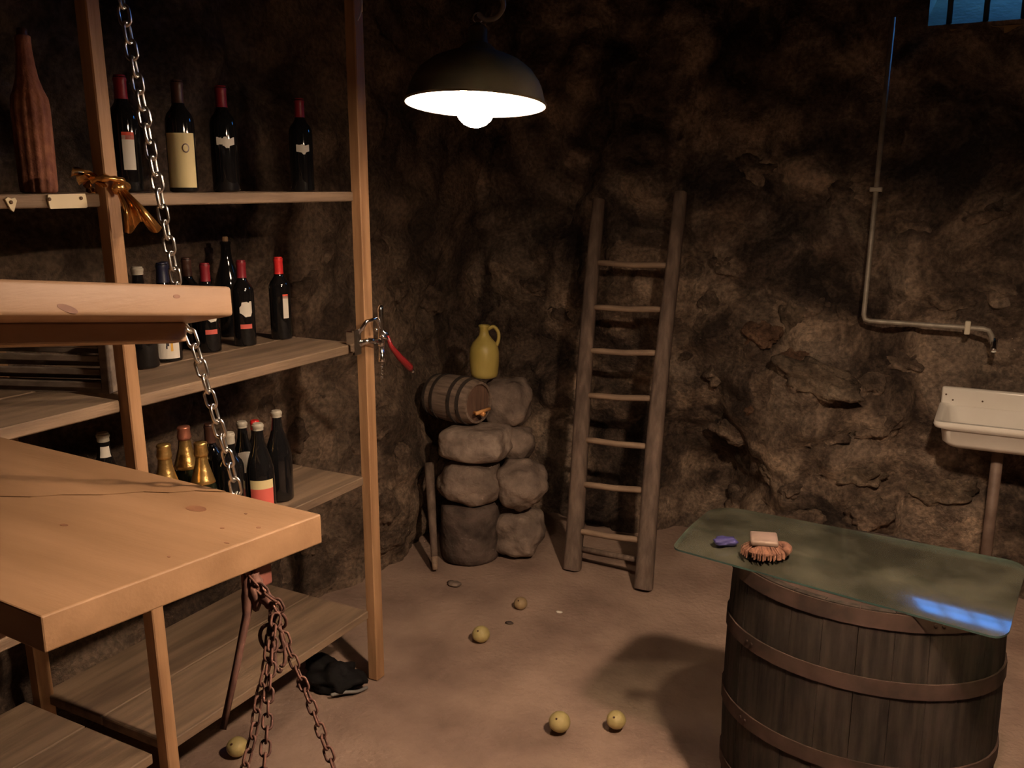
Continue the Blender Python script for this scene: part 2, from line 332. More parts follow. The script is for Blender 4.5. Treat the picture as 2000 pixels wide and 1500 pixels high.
# ================================================================ SHELVING
SX0, SX1 = -2.40, -1.862           # back and front of the boards
ZS = (1.736, 1.242, .773, .273)
rack = thing('shelving_rack', 'tall wooden rack of rough boards on pine posts along the left wall', 'shelving', (-2.13, 1.5, 0))
def lean(g, k): return ([Vector((v[0], v[1]+(v[2]-1.2)*k, v[2])) for v in g[0]], g[1])
for y, k, wy in ((.58, 0, .04), (1.481, -.02, .037), (2.43, 0, .046)):
    make('post', lean(box((SX1+.004, y, 1.55), (.040, wy, 3.1), .003, 1), k), M_post, rack, world=True, label='front pine post')
    if y < 2: make('post', lean(box((SX0+.02, y, 1.45), (.04, .045, 2.9), .003, 1), k), M_post, rack, world=True, label='rear pine post against the wall')
for k, z in enumerate(ZS):
    for y0, y1 in ((-.3, 1.455), (1.506, 2.403)):
        n = 2
        for i in range(n):
            wx = (SX1-SX0)/n; x0 = SX0+i*wx
            make('shelf_board', box((x0+wx/2, (y0+y1)/2, z-.015-.001*i), (wx-.004, y1-y0, .03), .003, 1), M_shelf, rack, world=True)
    if k > 1: make('bearer', box(((SX0+SX1)/2-.05, 2.385, z-.045), (SX1-SX0-.15, .022, .028)), M_post, rack, world=True)
# foil ribbon tied round the middle post
yc, xc = 1.471, SX1+.004
rb = thing('ribbon', 'shiny copper foil ribbon tied round the middle shelf post', 'ribbon', (xc, yc, 1.74))
lp = [(xc+math.cos(t)*.041*(1.0), yc+math.sin(t)*.043, 1.752+.018*math.sin(t+2.3)) for t in [2*math.pi*i/28 for i in range(28)]]
make('loop', tube(lp, [.008+.003*math.sin(i*2.1) for i in range(28)], 7, closed=True), M_foil, rb, smooth=True, world=True)
def ribbon_tail(a, b, w0, w1, seed):
    a, b = Vector(a), Vector(b); V, Fc = [], []; d = (b-a); s = Vector((.55,.8,0)).normalized(); nrm = d.cross(s).normalized(); n, m = 10, 12
    for i in range(n+1):
        t = i/n; wd = w0+(w1-w0)*t**1.5
        for j in range(m+1):
            u = j/m-.5; V.append(a+d*t+s*(u*wd)+nrm*(.012*math.sin(u*17+seed+t*2)*(.3+t)+.03*math.sin(t*3))+Vector((0,0,.014*math.cos(u*9+seed)*t)))
    for i in range(n):
        for j in range(m): q = i*(m+1)+j; Fc.append((q, q+1, q+m+2, q+m+1))
    k = len(V); V2 = [v+nrm*-.0015 for v in V]; F2 = [tuple(i+k for i in f)[::-1] for f in Fc]
    return V+V2, Fc+F2
make('tail', ribbon_tail((xc+.035, yc+.005, 1.748), (xc+.075, yc+.03, 1.655), .022, .085, .4), M_foil, rb, smooth=True, world=True)
make('tail', ribbon_tail((xc+.03, yc-.03, 1.75), (xc+.01, yc-.085, 1.772), .018, .034, 2.0), M_foil, rb, smooth=True, world=True)
make('knot', xf(rock(9, (.014,.018,.016), 2, .3), Matrix.Translation((xc+.036, yc+.002, 1.748))), M_foil, rb, smooth=True, world=True)
# label plates nailed to the top shelf edge
def plate_on_edge(pts, label, name, screws):
    P3 = [Px(x, y, SX1+.001) for x, y in pts]; c = sum(P3, Vector())/len(P3)
    t = thing(name, label, 'plate', c)
    V = [p for p in P3]+[p+Vector((.004,0,0)) for p in P3]; n = len(P3)
    Fc = [tuple(range(n)), tuple(range(n, 2*n))[::-1]]+[(i, i+n, (i+1) % n+n, (i+1) % n) for i in range(n)]
    bm = bmesh.new(); vv = [bm.verts.new(v) for v in V]; [bm.faces.new([vv[i] for i in f]) for f in Fc]; bmesh.ops.recalc_face_normals(bm, faces=bm.faces[:]); bm.verts.index_update()
    make('plate', bm_geo(bm), M_tagp, t, world=True)
    for x, y in screws:
        make('screw', xf(lathe([(.004,0),(.004,.002),(.002,.003),(0,.003)], 10), Matrix.Translation(Px(x, y, SX1+.005)) @ Matrix.Rotation(math.pi/2, 4, 'Y')), M_screw, t, world=True)
plate_on_edge([(92,380),(164,378),(166,385),(169,404),(166,406),(97,408),(95,404),(91,386)], 'cream rectangular label plate held by two screws on top shelf edge', 'label_plate', ((96,389),(158,387)))
plate_on_edge([(8,389),(13,385),(20,388),(27,386),(31,392),(25,414),(19,409)], 'small cream heart-shaped plate at left end of the top shelf edge', 'heart_plate', ((21,395),))

# lever corkscrew fixed to the right-hand post
def corkscrew():
    X = SX1+.03; base = Px(697, 668, X)
    t = thing('lever_corkscrew', 'chrome lever corkscrew with a red handle fixed to the right shelf post', 'corkscrew', base)
    q = lambda x, y, dx=0: Px(x, y, X+dx)
    make('mounting_clamp', join(box(q(697,668), (.012,.035,.085), .003), box(q(690,668,-.02), (.05,.012,.07), .003)), M_chrome, t, world=True)
    make('bracket', join(tube([q(700,652), q(716,628,.02), q(735,622,.03), q(742,640,.03)], .007, 8), tube([q(702,672), q(720,665,.02), q(742,668,.03)], .010, 8)), M_chrome, t, smooth=True, world=True)
    make('body', tube([q(743,596,.03), q(743,604,.03), q(744,640,.03), q(745,668,.03), q(745,676,.03)], [.006,.010,.009,.012,.012], 12), M_chrome, t, smooth=True, world=True)
    make('bottle_guide', tube([q(745,676,.03), q(746,700,.03), q(746,706,.03)], [.010,.011,.013], 12), M_chrome, t, smooth=True, world=True)
    a, b = q(746,704,.03), q(746,742,.03); make('screw_worm', tube([a+(b-a)*(i/40)+Vector((math.cos(i*.9)*.004, math.sin(i*.9)*.004, 0)) for i in range(41)], .0015, 5), M_chrome, t, smooth=True, world=True)
    make('linkage', join(tube([q(744,644,.03), q(756,655,.04), q(760,668,.045)], .008, 8), tube([q(744,655,.04), q(757,662,.05)], .006, 8)), M_chrome, t, smooth=True, world=True)
    h = make('lever', tube([q(757,656,.045), q(763,675,.05), q(780,697,.055), q(799,716,.06), q(803,722,.06)], [.006,.008,.012,.014,.010], 12), M_redh, t, smooth=True, world=True, label='red lacquered lever')
    make('end_cap', xf(rock(2, (.007,.007,.007), 2, .02), Matrix.Translation(q(806,725,.06))), M_chrome, h, smooth=True, world=True)
    make('rivet', xf(rock(2, (.006,.006,.006), 2, .02), Matrix.Translation(q(735,644,.038))), M_chrome, t, smooth=True, world=True)
corkscrew()

# ---------------------------------------------------------------- bottles
BORD = [(.030,0),(.0355,.003),(.0365,.008),(.0365,.175),(.0355,.187),(.031,.199),(.022,.210),(.0165,.220),(.0145,.232),(.0140,.272),(.0155,.273),(.0155,.279),(.0120,.281)]
BURG = [(.034,0),(.040,.003),(.0415,.008),(.0415,.135),(.040,.155),(.034,.182),(.024,.212),(.0175,.235),(.0150,.262),(.0148,.278),(.0165,.279),(.0165,.287),(.012,.289)]
CHAM = [(.036,0),(.043,.003),(.0445,.008),(.0445,.130),(.043,.152),(.036,.188),(.026,.222),(.0185,.250),(.0150,.278),(.0165,.283),(.0165,.290),(.013,.292)]
def rad_at(prof, z):
    for (r0, z0), (r1, z1) in zip(prof, prof[1:]):
        if z0 <= z <= z1: return r0+(r1-r0)*((z-z0)/max(1e-6, z1-z0))
    return prof[-1][0]
def patch(prof, s, a0, a1, z0, z1, off=.0009, n=12, m=4):
    V, Fc = [], []
    for j in range(m+1):
        z = z0+(z1-z0)*j/m; r = rad_at(prof, z/s)*s+off
        for i in range(n+1): a = a0+(a1-a0)*i/n; V.append((r*math.cos(a), r*math.sin(a), z))
    for j in range(m):
        for i in range(n): q = j*(n+1)+i; Fc.append((q, q+1, q+n+2, q+n+1))
    return V, Fc
def blob(prof, s, ac, zc, pts, off=.0009):       # label outline in (arc metres, height metres) around a centre
    V, Fc = [], []; K = 4; n = len(pts)
    r0 = rad_at(prof, zc/s)*s+off
    def q(u, v): z = zc+v; r = rad_at(prof, z/s)*s+off; a = ac+u/r0; return (r*math.cos(a), r*math.sin(a), z)
    V.append(q(0,0))
    for k in range(1, K+1):
        for u, v in pts: V.append(q(u*k/K, v*k/K))
    for i in range(n): Fc.append((0, 1+i, 1+(i+1) % n))
    for k in range(K-1):
        for i in range(n): a = 1+k*n+i; b = 1+k*n+(i+1) % n; Fc.append((a, a+n, b+n, b))
    return V, Fc
def bottle(pos, prof, s, label, glass=None, cap=None, caplen=.055, captop=0, group=None, name='wine_bottle', extra=None, cork=None):
    t = thing(name, label, 'bottle', pos, 0, group); p = [(r*s, z*s) for r, z in prof]
    make('body', lathe(p, 28), glass or M_glassb, t, smooth=True, sharp=40)
    H = p[-1][1]
    if cap:
        cp = [(rad_at(prof, z/s)*s+.0012, z) for z in [H-caplen*s+(caplen*s-.001)*i/8 for i in range(9)]]
        make('capsule', lathe(cp+[(cp[-1][0]*.9, H+.0025), (0, H+.003)], 24), cap, t, smooth=True, sharp=40)
    if cork: make('cork', lathe([(.0095,H-.004),(.0098,H+.012),(.008,H+.016),(0,H+.016)], 14), cork, t, smooth=True, sharp=40)
    ac = math.atan2(-pos[1], -pos[0])            # towards the room's middle aisle
    if extra: extra(t, prof, s, ac, H)
    return t
def lab(a, w_, z0, z1, m, nm='label', subs=()):
    def f(t, prof, s, ac, H):
        o = make(nm, patch(prof, s, ac+a-w_/2, ac+a+w_/2, z0*s, z1*s), m, t, smooth=True)
        for (a2, w2, y0, y1, m2, n2) in subs: make(n2, patch(prof, s, ac+a2-w2/2, ac+a2+w2/2, y0*s, y1*s, .0014), m2, o, smooth=True)
    return f
def both(*fs):
    def f(*a):
        for g in fs: g(*a)
    return f
ragged = [(-.020,.006),(-.014,.012),(-.012,.022),(.004,.024),(.010,.020),(.014,.025),(.021,.024),(.021,-.012),(.016,-.024),(-.002,-.026),(-.012,-.016),(-.020,-.012)]
def torn(a):
    def f(t, prof, s, ac, H): make('label', blob(prof, s, ac+a, .125*s, ragged), M_paper, t, smooth=True); make('label_band', patch(prof, s, ac+a-.55, ac+a+.5, .060*s, .075*s), M_lpink, t, smooth=True)
    return f
def emblem(t, prof, s, ac, H):
    o = make('label', patch(prof, s, ac-1.15, ac+1.05, .012*s, .150*s), M_cream, t, smooth=True)
    V, Fc = [], []; n = 24
    for rr in (.009, .0125):
        for i in range(n):
            u, v = rr*.8*math.cos(2*math.pi*i/n), rr*math.sin(2*math.pi*i/n); r = rad_at(prof, .1)*s+.0016; a = ac+.3+u/r; V.append((r*math.cos(a), r*math.sin(a), .112*s+v))
    Fc = [(i, (i+1) % n, n+(i+1) % n, n+i) for i in range(n)]
    make('emblem', (V, Fc), M_brown, o, smooth=True)
def shield(t, prof, s, ac, H):
    make('label', blob(prof, s, ac+.12, .162*s, [(-.026,.028),(-.013,.031),(0,.032),(.013,.031),(.026,.028),(.024,0),(.017,-.024),(.008,-.032),(-.008,-.032),(-.017,-.024),(-.024,0)]), M_paper, t, smooth=True)
def pointed(w_, z1, z0, m=M_paper):
    def f(t, prof, s, ac, H): make('label', blob(prof, s, ac+.15, (z0+z1)/2*s, [(-w_,.013),(0,.014),(w_,.013),(w_,-.008),(w_*.4,-.012),(w_*.3,-.018),(0,-.018),(-w_*.2,-.012),(-w_,-.009)]), m, t, smooth=True)
    return f
Z1, Z2, Z3 = ZS[0], ZS[1], ZS[2]
def on1(px, X=-2.08): p = Px(px, 372, X); return (p.x, p.y, Z1)
G1, G2, G3 = 'wine bottles on the top shelf', 'wine bottles on the middle shelf', 'wine bottles on the lower shelf'
# top shelf
t = thing('wicker_bottle', 'tall reddish ribbed bottle standing alone at left of the top shelf', 'bottle', on1(76, -2.03), 0)
fl = lambda a, z: .05*math.cos(13*a)*(1 if z < .22 else .25)
make('body', lathe([(.034,0),(.039,.004),(.040,.015),(.041,.10),(.041,.19),(.039,.215),(.032,.235),(.024,.262),(.020,.29),(.017,.325),(.017,.352),(.013,.355)], 52, fl), M_terra, t, smooth=True)
make('stopper', lathe([(.012,.354),(.012,.366),(.009,.37),(0,.37)], 14), M_brown, t, smooth=True, sharp=40)
bottle(on1(252), BORD, 1.06, 'top shelf bottle with dark red capsule and small orange-topped white label', cap=M_dkred, group=G1, extra=both(lab(.22,.8,.055,.138,M_paper), lab(.22,.8,.128,.146,M_lred,'label_band')))
bottle(on1(360, -2.0), BORD, 1.04, 'top shelf bottle with tall cream label and round emblem', cap=M_brown, group=G1, extra=emblem)
bottle(on1(443), BORD, 1.08, 'top shelf bottle with red capsule and small white label, beside the cream-labelled one', cap=M_dkred, group=G1, extra=pointed(.0275,.150,.118))
bottle(on1(592), BORD, 1.05, 'rightmost bottle on the top shelf, small white label', cap=M_dkred, group=G1, extra=pointed(.022,.148,.112))
# middle shelf
def on(px, py, z): p = Pz(px, py, z); return (p.x, p.y, z)
bottle(on(551,661,Z2), BORD, .98, 'middle shelf bottle with bright red capsule, standing rightmost', cap=M_red, group=G2, extra=both(lab(.52,.55,.075,.152,M_paper), lab(.52,.55,.143,.158,M_lred,'label_band')))
bottle(on(480,674,Z2), BORD, .98, 'middle shelf bottle with torn white label, second from the right', cap=M_dkred, group=G2, extra=torn(.2))
bottle(on(411,686,Z2), BORD, .98, 'middle shelf bottle with torn white label, partly behind the hanging plank end', cap=M_dkred, group=G2, extra=torn(.25))
bottle(on(452,655,Z2), BURG, 1.13, 'tallest corked dark bottle at the back of the middle shelf', cork=M_cork, group=G2)
bottle(on(330,704,Z2), BURG, 1.0, 'middle shelf bottle with large white label bearing a small dark and yellow figure', cap=M_navy, group=G2,
       extra=lab(.1,1.5,.012,.105,M_paper,subs=((.0,.20,.050,.072,M_ink,'print'),(-.07,.10,.042,.052,M_ink,'print'),(.27,.16,.034,.062,M_yel,'print'))))
bottle(on(284,717,Z2), BURG, .99, 'dark bottle with pale cap just right of the middle post', cap=M_whitecap, caplen=.02, group=G2)
bottle(on(376,678,Z2), BORD, 1.02, 'middle shelf bottle with brown capsule behind the chain', cap=M_brown, group=G2)
bottle(on(335,688,Z2), BORD, 1.0, 'middle shelf bottle with navy capsule at the back, beside the chain', cap=M_navy, group=G2)
# lower shelf
def ontop(px, py, z, h): p = Pz(px, py, z+h); return (p.x, p.y, z)
bottle(on(549,974,Z3), BURG, 1.0, 'plain dark bottle with white cap, rightmost on the lower shelf', cap=M_whitecap, caplen=.018, group=G3)
bottle(ontop(503,828,Z3,.289), BURG, 1.0, 'lower shelf bottle with cream and red label behind the table edge', cap=M_whitecap, caplen=.018, group=G3,
       extra=both(lab(.05,1.75,.02,.098,M_lpink), lab(.05,1.75,.098,.125,M_cream,'label_band')))
bottle(ontop(472,824,Z3,.272), BURG, .94, 'lower shelf bottle with white shield-shaped label', cap=M_whitecap, caplen=.018, group=G3, extra=shield)
bottle(ontop(497,820,Z3,.2565), BORD, .90, 'lower shelf bottle with a small red cap at the back', cap=M_red, caplen=.03, group=G3)
bottle(ontop(447,846,Z3,.281), BORD, 1.0, 'lower shelf bottle with whitish cap just right of the chain', cap=M_whitecap, caplen=.03, group=G3)
bottle(ontop(408,828,Z3,.285), BORD, 1.01, 'lower shelf bottle with brown capsule left of the chain', cap=M_brown, group=G3)
def sparkling(pos, label, top=M_gold, s=1.0):
    def ex(t, prof, s_, ac, H):
        make('neck_foil', lathe([(rad_at(prof, z)*s_+.0012, z*s_) for z in [.188+.10*i/10 for i in range(11)]], 24), M_gold, t, smooth=True)
        make('muselet', lathe([(.0185,H-.018),(.020,H-.010),(.0185,H-.002),(.0175,H+.012),(.019,H+.016),(.016,H+.021),(0,H+.022)], 16, lambda a, z: .05*math.cos(6*a)), top, t, smooth=True)
    return bottle(pos, CHAM, s, label, M_glassg, name='sparkling_wine_bottle', group='gold-topped sparkling bottles on the lower shelf', extra=ex)
sparkling(ontop(319,868,Z3,.312), 'gold-foiled sparkling bottle nearest the middle post')
sparkling(ontop(358,832,Z3,.306), 'sparkling bottle with rose cap and gold neck foil, middle of three', M_copper, .975)
sparkling(ontop(391,864,Z3,.286), 'gold-foiled sparkling bottle just left of the chain', s=.91)
bottle(ontop(200,845,Z3,.300), BURG, 1.03, 'lone bottle with pale round cap on the lower shelf left of the middle post', cap=M_whitecap, caplen=.022, extra=lab(.15,1.5,.225,.255,M_paper,'neck_label'))
# slatted crate on the left bay of the middle shelf
def crate():
    A, B = Pz(214,771,Z2), Pz(0,765,Z2); d = (B-A); d.z = 0; d.normalize(); B = A+d*.62; bk = Vector((-d.y, d.x, 0)); 
    if bk.x > 0: bk = -bk
    A = A+bk*.01; t = thing('slatted_crate', 'dark wooden slatted crate on the left bay of the middle shelf', 'crate', A)
    R = Matrix(((d.x, bk.x, 0), (d.y, bk.y, 0), (0, 0, 1)))
    c = lambda u, v, z: A+d*u+bk*v+Vector((0,0,z))
    for u in (.012, .60): make('end_panel', box(c(u, .055, .075), (.022,.12,.15), .002, 1, R), M_crate, t, world=True)
    make('base_board', box(c(.306, .055, .006), (.56,.10,.012), 0, 1, R), M_crate, t, world=True)
    for k in range(4):
        make('slat', box(c(.306, .0, .022+k*.034), (.565,.012,.016), .002, 1, R), M_crate, t, world=True)
        make('slat', box(c(.306, .11, .022+k*.034), (.565,.012,.016), .002, 1, R), M_crate, t, world=True)
crate()
# black crumpled bag under the lowest shelf board
p = Pz(655,1338,0)
t = thing('black_bag', 'crumpled black rubber bag with grey piping on floor under the lowest shelf', 'bag', (p.x, p.y, 0))
def crump(v):
    q = Vector(v); q.z = max(0.0, q.z+.035); return q
g = rock(31, (.11,.08,.055), 4, .34); make('body', ([crump(v) for v in g[0]], g[1]), M_black, t, smooth=True)
make('piping', tube(smooth_path([(.05,-.085,.02),(.085,-.05,.022),(.11,-.015,.014),(.118,.03,.008)], 6), .006, 7), M_greycord, t, smooth=True)

# ================================================================ HANGING BOARDS AND CHAINS
TZ = 1.25; TT = .048
tb = thing('hanging_table', 'thick fresh pine board table hanging in front of the shelves', 'table', (-1.3, .85, TZ-TT))
FR, NR = Pz(627,1004,TZ), Pz(79,1205,TZ); FL = FR+Vector((-.93,.045,0)); NL = NR+Vector((-.86,.043,0))
ck = [Pz(x, y, TZ) for x, y in ((432,960),(380,958),(330,962),(280,960),(200,966),(120,966),(60,970),(0,969),(-60,972))]
ck = [ck[0]+ (ck[0]-ck[1])*.12]+ck
t0 = (ck[0].x-FL.x)/(FR.x-FL.x); ck[0] = FL+(FR-FL)*t0; e = NL+(FL-NL)*.12; ck.append(e)
g1 = [FL]+[ck[0]]+[c+Vector((-.0005,.0009,0)) for c in ck[1:-1]]+[e+Vector((0,.001,0))]
g2 = [NR, FR, ck[0]+Vector((.002,0,0))]+[c+Vector((.0005,-.0009,0)) for c in ck[1:-1]]+[e+Vector((0,-.001,0)), NL]
make('plank', prism(g1, TZ-TT, TZ), M_pine, tb, world=True)
pl = make('plank', prism(g2, TZ-TT, TZ, .0025), M_pine, tb, world=True)
def knot(x, y, a, b, z=TZ+.0004):
    c = Pz(x, y, z); V = [c]+[c+Vector((a*math.cos(i*.35), b*math.sin(i*.35), 0)) for i in range(18)]
    V += [v-Vector((0,0,.0008)) for v in V[1:]]
    make('knot', (V, [(0, 1+i, 1+(i+1) % 18) for i in range(18)]+[(1+i, 19+i, 19+(i+1) % 18, 1+(i+1) % 18) for i in range(18)]), M_knot, pl, world=True)
knot(383,993,.020,.011); knot(125,1025,.008,.004); knot(505,1030,.004,.003); knot(434,1031,.004,.003); knot(443,1060,.005,.002); knot(330,1087,.003,.002); knot(480,1003,.003,.002)
make('batten', box((-1.15, .85, TZ-TT-.02), (.06,.40,.04), .003, 1), M_pine2, tb, world=True)
make('batten', box((-1.62, .87, TZ-TT-.02), (.06,.40,.04), .003, 1), M_pine2, tb, world=True)
# upper plank with cleat
A = Pd(455,588,1.5); B = Pd(0,580,1.32); ax = (B-A).normalized(); Lp = .85
dn = Vector((-1,.1,-.19)); dn = (dn-ax*dn.dot(ax)).normalized(); up = ax.cross(dn); up = up if up.z > 0 else -up
R = Matrix((ax, dn, up)).transposed()
up_t = thing('hanging_plank', 'pine plank with a cleat underneath hanging on a chain above the table', 'plank', A+ax*.3)
f0 = A+ax*(Lp/2)+dn*.065
pk = make('plank', box(f0, (Lp,.13,.047), .006, 3, R), M_pine2, up_t, world=True, smooth=True, sharp=50)
def face_pt(px, py):
    d = ray(px, py); n = -dn; k = (A-CAM).dot(n)/d.dot(n); return CAM+d*k
for px, py, a, b in ((345,579,.006,.003), (132,603,.014,.005)):
    c = face_pt(px, py)-dn*.0004; V = [c]+[c+ax*(a*math.cos(i*.35))+up*(b*math.sin(i*.35)+ (.3*a*math.cos(i*.35) if a > .01 else 0)) for i in range(18)]
    make('knot', (V+[v+dn*.0008 for v in V[1:]], [(0, 1+i, 1+(i+1) % 18) for i in range(18)]+[(1+i, 19+i, 19+(i+1) % 18, 1+(i+1) % 18) for i in range(18)]), M_knot, pk, world=True)
d_ = ray(364, 640); ce = CAM+d_*((A+dn*.09-CAM).dot(dn)/d_.dot(dn)); ue = (ce-A).dot(ax)
make('cleat', box(A+ax*(ue+(Lp-ue)/2)+dn*.110-up*(.0235+.0155), (Lp-ue,.04,.031), .003, 2, R), M_pine2, up_t, world=True)

def link_mesh(name, pitch, r, wid):
    L_, h = pitch/2+r, wid/2; pts = []
    for i in range(10): a = math.pi*(i/9)-math.pi/2; pts.append(((L_-h)+h*math.cos(a), h*math.sin(a), 0))
    for i in range(10): a = math.pi*(i/9)+math.pi/2; pts.append((-(L_-h)+h*math.cos(a), h*math.sin(a), 0))
    V, Fc = tube(pts, r, 6, closed=True)
    me = bpy.data.meshes.new(name); me.from_pydata([tuple(v) for v in V], [], Fc); me.polygons.foreach_set('use_smooth', [True]*len(Fc)); return me
def chain(path, pitch, me, mt, parent, start=.8):
    if not me.materials: me.materials.append(mt)
    path = [Vector(p) for p in path]; im = tmat(parent).inverted(); i = 0; pos = path[0].copy(); seg = 0; k = 0
    pts = [pos.copy()]
    while seg < len(path)-1:
        d = path[seg+1]-pos; need = pitch-(pts[-1]-pos).length if False else pitch
        # march a full pitch along the polyline
        rem = pitch
        while seg < len(path)-1 and (path[seg+1]-pos).length < rem: rem -= (path[seg+1]-pos).length; pos = path[seg+1].copy(); seg += 1
        if seg >= len(path)-1: break
        pos = pos+(path[seg+1]-pos).normalized()*rem; pts.append(pos.copy())
    for a, b in zip(pts, pts[1:]):
        d = (b-a).normalized(); s, u = frame_of(d, Vector((.3,.9,.2))); an = start+(math.pi/2 if k % 2 else 0)+.12*math.sin(k*1.7)
        s2 = s*math.cos(an)+u*math.sin(an); u2 = d.cross(s2)
        o = bpy.data.objects.new('chain_link', me); COL.objects.link(o); o.parent = parent
        M = Matrix((d, s2, u2)).transposed().to_4x4(); M.translation = (a+b)/2; M = im @ M
        o.location = M.translation; o.rotation_euler = M.to_euler(); k += 1
lm = link_mesh('steel_link', .0262, .0027, .0172)
c0 = Pz(452,962,TZ)+Vector((-.012,.022,0)); cE = Pd(373,655,1.58)
back = Pd(351,585,1.66)
cBot = c0+Vector((0,.002,-.09)); cTopz = Vector((back.x-.06, back.y-.10, ZC-.02)); cTopz = Pd(237,0,1.69); dirU = (cTopz-back)
ch = thing('steel_chain', 'bright steel link chain running from the ceiling past the plank to the table', 'chain', c0+Vector((0,0,-.09)))
chain(smooth_path([cBot, c0, c0.lerp(cE,.5)+Vector((.003,0,-.004)), cE, cE+up*.034+dn*.03, Pd(357,604,1.645), back], 10) + [back+dirU*k for k in (.2,.6,1,1.6,2.2)], .0262, lm, M_steel, ch)

# old steelyard scale hung under the table edge
DS = 1.43
sy = thing('steelyard_scale', 'rusty old steelyard scale with three pan chains hanging under the table edge', 'scale', Pz(500,1118,TZ-TT-.001))
S = lambda x, y, dd=0: Pd(x, y, DS+dd)
make('bracket', join(box(S(500,1098,.03), (.03,.035,.075), .003), box(S(483,1128,.02), (.008,.02,.05), .002)), M_redpaint, sy, world=True)
make('beam', tube([S(486,1125), S(484,1165), S(482,1200), S(462,1300), S(435,1425)], [.008,.010,.0065,.0055,.0050], 8), M_rust, sy, smooth=True, world=True, label='thin iron graduated rod')
make('beam_head', xf(rock(5, (.011,.009,.022), 2, .15), Matrix.Translation(S(496,1168))), M_rust, sy, smooth=True, world=True)
make('shackle', tube(smooth_path([S(494,1122), S(504,1150), S(520,1170), S(536,1185)], 5), [.010,.009,.010,.012,.010,.011,.009,.010,.012,.011,.010,.009,.010,.010,.008,.007][:16], 8), M_rust, sy, smooth=True, world=True)
def oval(c, rx, ry, tilt, r, dd=0):
    c0_ = S(*c, dd); e1 = cw @ Vector((1,0,0)); e2 = cw @ Vector((0,1,0)); e3 = cw @ Vector((0,0,1))
    return tube([c0_+(e1*math.cos(tilt)+e2*math.sin(tilt))*(rx*math.cos(i*.3142))+(e2*math.cos(tilt)-e1*math.sin(tilt))*(ry*math.sin(i*.3142))+e3*(.006*math.sin(i*.3142)) for i in range(20)], r, 7, closed=True)
make('ring', oval((546,1211), .009, .013, .2, .0026), M_rust, sy, smooth=True, world=True)
make('ring', oval((531,1246), .017, .022, .15, .0030), M_rust, sy, smooth=True, world=True)
make('ring', oval((538,1190), .008, .012, -.5, .0026, .01), M_rust, sy, smooth=True, world=True)
for pts in ([(528,1200),(530,1235),(536,1270),(538,1297),(545,1312),(550,1306)], [(546,1222),(552,1255),(556,1275),(556,1292),(552,1301),(547,1298)], [(532,1265),(548,1272),(556,1262),(550,1250)]):
    make('hook', tube(smooth_path([S(x, y, -.008) for x, y in pts], 5), .0028, 6), M_rust, sy, smooth=True, world=True)
rl = link_mesh('rusty_link', .0178, .0020, .0125)
panc = S(575,1690,.02)
strands = ([(536,1190),(527,1235),(523,1277),(518,1312),(505,1365),(495,1435),(478,1500),(452,1640)], [(540,1200),(533,1250),(531,1289),(525,1341),(523,1397),(520,1441),(515,1500),(500,1640)], [(546,1215),(555,1242),(578,1303),(599,1353),(625,1424),(652,1500),(700,1640)])
ends = []
for k, st in enumerate(strands):
    pth = [S(x, y, (0,-.012,.006)[k]*(1+i*.8)) for i, (x, y) in enumerate(st)]; ends.append(pth[-1]); chain(smooth_path(pth, 6), .0178, rl, M_rust, sy, .5+k)
chain(smooth_path([S(482,1112,.01), S(488,1128,-.004), S(497,1138,-.008), S(520,1160,-.012), S(545,1180,-.012), S(550,1205,-.008)], 6), .0178, rl, M_rust, sy, 1.1)
pc = sum(ends, Vector())/3; pr = max((Vector((e.x, e.y, 0))-Vector((pc.x, pc.y, 0))).length for e in ends)
zb = min(e.z for e in ends)-.002
make('pan', xf(lathe([(0,-.03),(pr*.6,-.025),(pr*.9,-.01),(pr+.006,.004),(pr+.008,.004),(pr*.92,-.013),(pr*.6,-.029),(0,-.034)], 32), Matrix.Translation((pc.x, pc.y, zb))), M_rust, sy, smooth=True, world=True)

